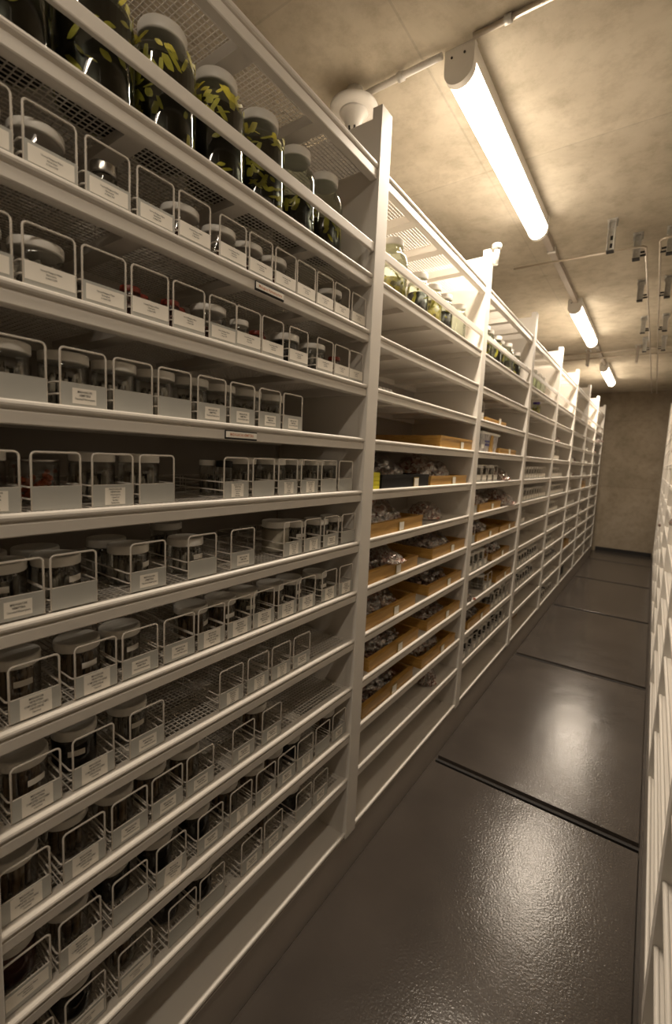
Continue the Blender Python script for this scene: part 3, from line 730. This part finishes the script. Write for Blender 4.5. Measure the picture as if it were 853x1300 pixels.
# ------------------------------------------------------------------ lamps
LAMPW = 27
def lamp(x, y0, label, power=1.0):
    L_ = 1.38; w = .056
    t = thing('batten_light', label, 'light', (x, y0, ZC+.001), 0, 'fluorescent batten lights along the ceiling')
    def prof(w, d, n=14):
        p = [(-w, 0), (-w, -(d-w))]
        p += [(-w*math.cos(math.pi*i/n), -(d-w)-w*math.sin(math.pi*i/n)) for i in range(1, n)]
        return p+[(w, -(d-w)), (w, 0)]
    D = .128
    for nm, a, b in (('end_cap', 0, .028), ('end_cap', L_-.028, L_)):
        m = MB(); m.extrude_y(prof(w, D), a, b, True); e = put(nm, m.mesh('end_cap', DETECT), t)
        if a == 0:
            for sx in (-.028, .02):
                s = MB(); q = [(sx+.004*math.cos(u*.785), -.002, -.03+.004*math.sin(u*.785)) for u in range(8)]
                s.tube([(sx, -.003, -.032), (sx, .002, -.032)], .004, 10); put('screw', s.mesh('screw', DARK), e)
    pr = prof(w, D)
    m = MB(); m.extrude_y([(-w*.97, -.030), (-w*.97, -.060), (-w*.90, -.060), (-w*.90, -.030)], .028, L_-.028, True)
    m.extrude_y([(w*.97, -.030), (w*.97, -.060), (w*.90, -.060), (w*.90, -.030)], .028, L_-.028, True)
    put('housing', m.mesh('housing', DETECT), t)
    n = 16; m = MB(); m.extrude_y([(-w*.96, -.060)]+[(-w*.96*math.cos(math.pi*i/n), -(D-w)+.006-(w+.004)*math.sin(math.pi*i/n)) for i in range(n+1)]+[(w*.96, -.060)], .028, L_-.028, False); put('diffuser', m.mesh('diffuser', DIFF if power == 1.0 else DIFFLOW), t)
    la = bpy.data.lights.new('lamp_tube', 'AREA'); la.shape = 'RECTANGLE'; la.size = .085; la.size_y = L_-.08
    la.energy = LAMPW*power; la.color = LCOL
    lo = put('lamp_tube', la, t, (0, L_/2, -D-.004))
    put('backplate', MB().box(-.052, .052, .02, L_-.02, -.030, 0).mesh('backplate', DETECT), t)
    return t
lamp(.138, 1.675, 'nearest lit batten light on the concrete ceiling')
lamp(.132, 4.61, 'middle lit batten light on the ceiling')
lamp(.126, 7.53, 'farthest lit batten light, beside the back wall end')
lamp(.142, -1.28, 'lit batten light on ceiling behind the viewpoint, out of frame', .3)
lamp(1.0, -1.35, 'lit batten light over the open floor behind the viewpoint, out of frame', .34)
def run(name, a, b, label, cat, r=.012, mat=CONDUIT, clips=3):
    t = thing(name, label, cat, a, 0, 'ceiling conduit runs' if name == 'conduit' else None)
    va, vb = Vector(a), Vector(b); d = vb-va
    put('tube', MB().tube([(0, 0, 0), tuple(d)], r, 10).mesh('tube', mat), t)
    for i in range(clips):
        f = (i+.5)/clips; p = d*f; u = d.normalized()
        m = MB().tube([tuple(p-u*.012), tuple(p+u*.012)], r*1.45, 10)
        put('clip', m.mesh('clip', GALV), t)
    return t
run('conduit', (-.255, 1.655, ZC-.024), (.080, 1.655, ZC-.024), 'conduit between smoke detector and nearest light', 'conduit', .012, DETECT, 1)
run('conduit', (.196, 1.655, ZC-.012), (1.6, 1.655, ZC-.012), 'conduit running right from the nearest ceiling light', 'conduit', .010, PIPE, 6)
for (a, b, l) in ((3.055, 4.61, 'brown flat trunking between nearest and middle lights'), (5.99, 7.53, 'brown flat trunking between middle and farthest lights')):
    t = thing('cable_trunking', l, 'trunking', (.135, a, ZC), 0, 'ceiling cable trunking')
    put('channel', MB().box(-.020, .020, .002, b-a-.002, -.034, 0, .002).mesh('channel', CONDUIT), t)
    put('clip', MB().box(-.026, .026, .4, .43, -.037, 0).mesh('clip', GALV), t)

# ------------------------------------------------------------------ smoke detector
t = thing('smoke_detector', 'round white smoke detector on ceiling above the nearest bay', 'detector', (-.292, 1.64, ZC))
put('junction_box', MB().lathe([(.034, -.064), (.034, 0)], 24).mesh('junction_box', DETECT), t)
put('base', MB().lathe([(.040, -.092), (.080, -.086), (.097, -.077), (.099, -.070), (.094, -.064), (.03, -.062)], 40).mesh('base', DETECT), t)
hd = put('sensor_head', MB().lathe([(.0005, -.168), (.018, -.168), (.026, -.163), (.030, -.150), (.042, -.106), (.056, -.096), (.060, -.088)], 32).mesh('sensor_head', DETECT), t)
m = MB()
for i in range(8):
    a = 2*math.pi*i/8; c, s = math.cos(a), math.sin(a)
    m.tube([(.0245*c, .0245*s, -.1655), (.0295*c, .0295*s, -.152)], .0045, 6)
put('sensor_slot', m.mesh('sensor_slot', DARK), hd)

# ------------------------------------------------------------------ strut hangers and pipes above the right side
def hanger(x, y, ztop, L_, label, rz=0, clamp=0):
    t = thing('strut_hanger', label, 'hanger', (x, y, ztop), rz, 'galvanised strut hangers on the ceiling')
    w = .020; d = .020; tk = .003
    m = MB(); m.box(-w, w, 0, tk, -L_, 0); m.box(-w, -w+tk, -d*2, 0, -L_, 0); m.box(w-tk, w, -d*2, 0, -L_, 0)
    put('channel', m.mesh('channel', GALV), t)
    if not clamp:
        for z in (-.095, -.140): put('slot', MB().box(-.007, .007, -.0012, .0002, z-.013, z+.013, .0003).mesh('slot', DARK), t)
    put('end_cap', MB().box(-w-.0004, w+.0004, -d*2, tk, -L_-.0005, -L_+.006).mesh('end_cap', DARK), t)  # black plate painting the shade in the channel's open lower end
    put('top_bracket', MB().box(-.028, .028, -.045, .004, -.006, 0).box(-.028, .028, -.004, .004, -.035, -.006).mesh('top_bracket', GALV), t)
    if clamp:
        m = MB(); sg = clamp
        m.box(min(sg*w, sg*(w+.03)), max(sg*w, sg*(w+.03)), -.012, .0, -L_+.022, -L_+.031); m.box(min(sg*w, sg*(w+.03)), max(sg*w, sg*(w+.03)), -.012, .0, -L_+.042, -L_+.051)
        put('pipe_clamp', m.mesh('pipe_clamp', DARK), t)
    return t
hanger(.508, 3.30, ZC, .185, 'perforated steel hanger standing alone on ceiling, left of the hanger pairs')
XA, XB, ZP = .682, .754, 3.03
HP = [(3.56, 'nearest'), (4.42, 'second nearest'), (5.45, 'third nearest'), (6.30, 'farthest')]
for i, (y, nm) in enumerate(HP):
    hanger(XA-.052, y, ZC, .160, 'galvanised strut hanger, left one of the %s ceiling pair' % nm, 0, 1)
    hanger(XB+.052, y, ZC, .160, 'galvanised strut hanger, right one of the %s ceiling pair' % nm, 0, -1)
def pipe(pts, r, label):
    t = thing('sampling_pipe', label, 'pipe', pts[0], 0, 'bare pipes under the ceiling'); p0 = Vector(pts[0])
    put('tube', MB().tube([tuple(Vector(p)-p0) for p in pts], r, 10).mesh('tube', PIPE), t)
    return t
def elbow(a, c, b, n=5, r=.03):
    a, b, c = Vector(a), Vector(b), Vector(c); u = (a-c).normalized()*r; v = (b-c).normalized()*r
    return [tuple(c+u*(1-math.sin(R(90*i/n)))+v*(1-math.cos(R(90*i/n)))) for i in range(n+1)]
pipe([(-.09, 3.40, ZP)]+elbow((-.09, 3.40, ZP), (XA, 3.44, ZP), (XA, 9, ZP))+[(XA, 9.9, ZP)], .0065, 'bare pipe crossing from left shelving, then running along left hangers')
pipe([(1.5, 3.36, ZP)]+elbow((1.5, 3.36, ZP), (XB, 3.38, ZP), (XB, 9, ZP))+[(XB, 9.9, ZP)], .0065, 'bare pipe coming from the right, then running along right hangers')
pipe([(-.6, 6.62, 3.108), (1.6, 6.62, 3.108)], .009, 'upper bare cross pipe behind the middle light')
pipe([(-.6, 6.72, 3.058), (1.6, 6.72, 3.058)], .009, 'lower bare cross pipe behind the middle light')
for x, nm in ((.02, 'left of the middle light'), (.55, 'right of the middle light')): 
    t = thing('pipe_hanger', 'short dark pipe hanger '+nm, 'hanger', (x, 6.67, ZC), 0, 'short pipe hangers')
    put('strap', MB().box(-.012, .012, -.06, .06, -.20, 0, .002).mesh('strap', CONDUIT), t)
    put('foot_plate', MB().box(-.03, .03, -.07, .07, -.006, 0).mesh('foot_plate', GALV), t)
# fitting on top of the second upright
t = thing('post_fitting', 'galvanised tube fitting on top of the second upright, left row', 'fitting', (.020, 2.640, 2.765))
put('tube', MB().tube([(0, 0, .001), (0, 0, .09)], .016, 14).mesh('tube', GALV), t)
put('cap', MB().lathe([(.024, .085), (.026, .088), (.026, .108), (.02, .112), (.0005, .112)], 18).mesh('cap', GALV), t)

# ------------------------------------------------------------------ light, world, camera
w = bpy.data.worlds.new('World'); SC.world = w; w.use_nodes = True
w.node_tree.nodes['Background'].inputs['Color'].default_value = (.9, .75, .55, 1)
w.node_tree.nodes['Background'].inputs['Strength'].default_value = .0

cam = bpy.data.cameras.new('Camera'); co = bpy.data.objects.new('Camera', cam); COL.objects.link(co)
f = 568.147; yaw, pitch, roll = R(35.1489), R(-6.0685), R(2.5408)
fwd = Vector((-math.sin(yaw)*math.cos(pitch), math.cos(yaw)*math.cos(pitch), math.sin(pitch)))
r0 = Vector((math.cos(yaw), math.sin(yaw), 0)); u0 = r0.cross(fwd)
rr = r0*math.cos(roll)+u0*math.sin(roll); uu = -r0*math.sin(roll)+u0*math.cos(roll)
M = Matrix((rr, uu, -fwd)).transposed().to_4x4(); M.translation = (.86, 0, 1.6586)
co.matrix_world = M
cam.sensor_fit = 'VERTICAL'; cam.sensor_height = 36.0; cam.sensor_width = 24.0
cam.lens = f*36/1300; cam.shift_y = -10/1300; cam.clip_start = .02; cam.clip_end = 60
cam.dof.use_dof = True; cam.dof.focus_distance = 1.25; cam.dof.aperture_fstop = 3.2
SC.camera = co
SC.view_settings.view_transform = 'Standard'; SC.view_settings.look = 'None'
SC.view_settings.gamma = 1; SC.view_settings.use_curve_mapping = False
SC.view_settings.exposure = 0.5
SC.cycles.transparent_max_bounces = 24
SC.cycles.max_bounces = 12
SC.cycles.diffuse_bounces = 7
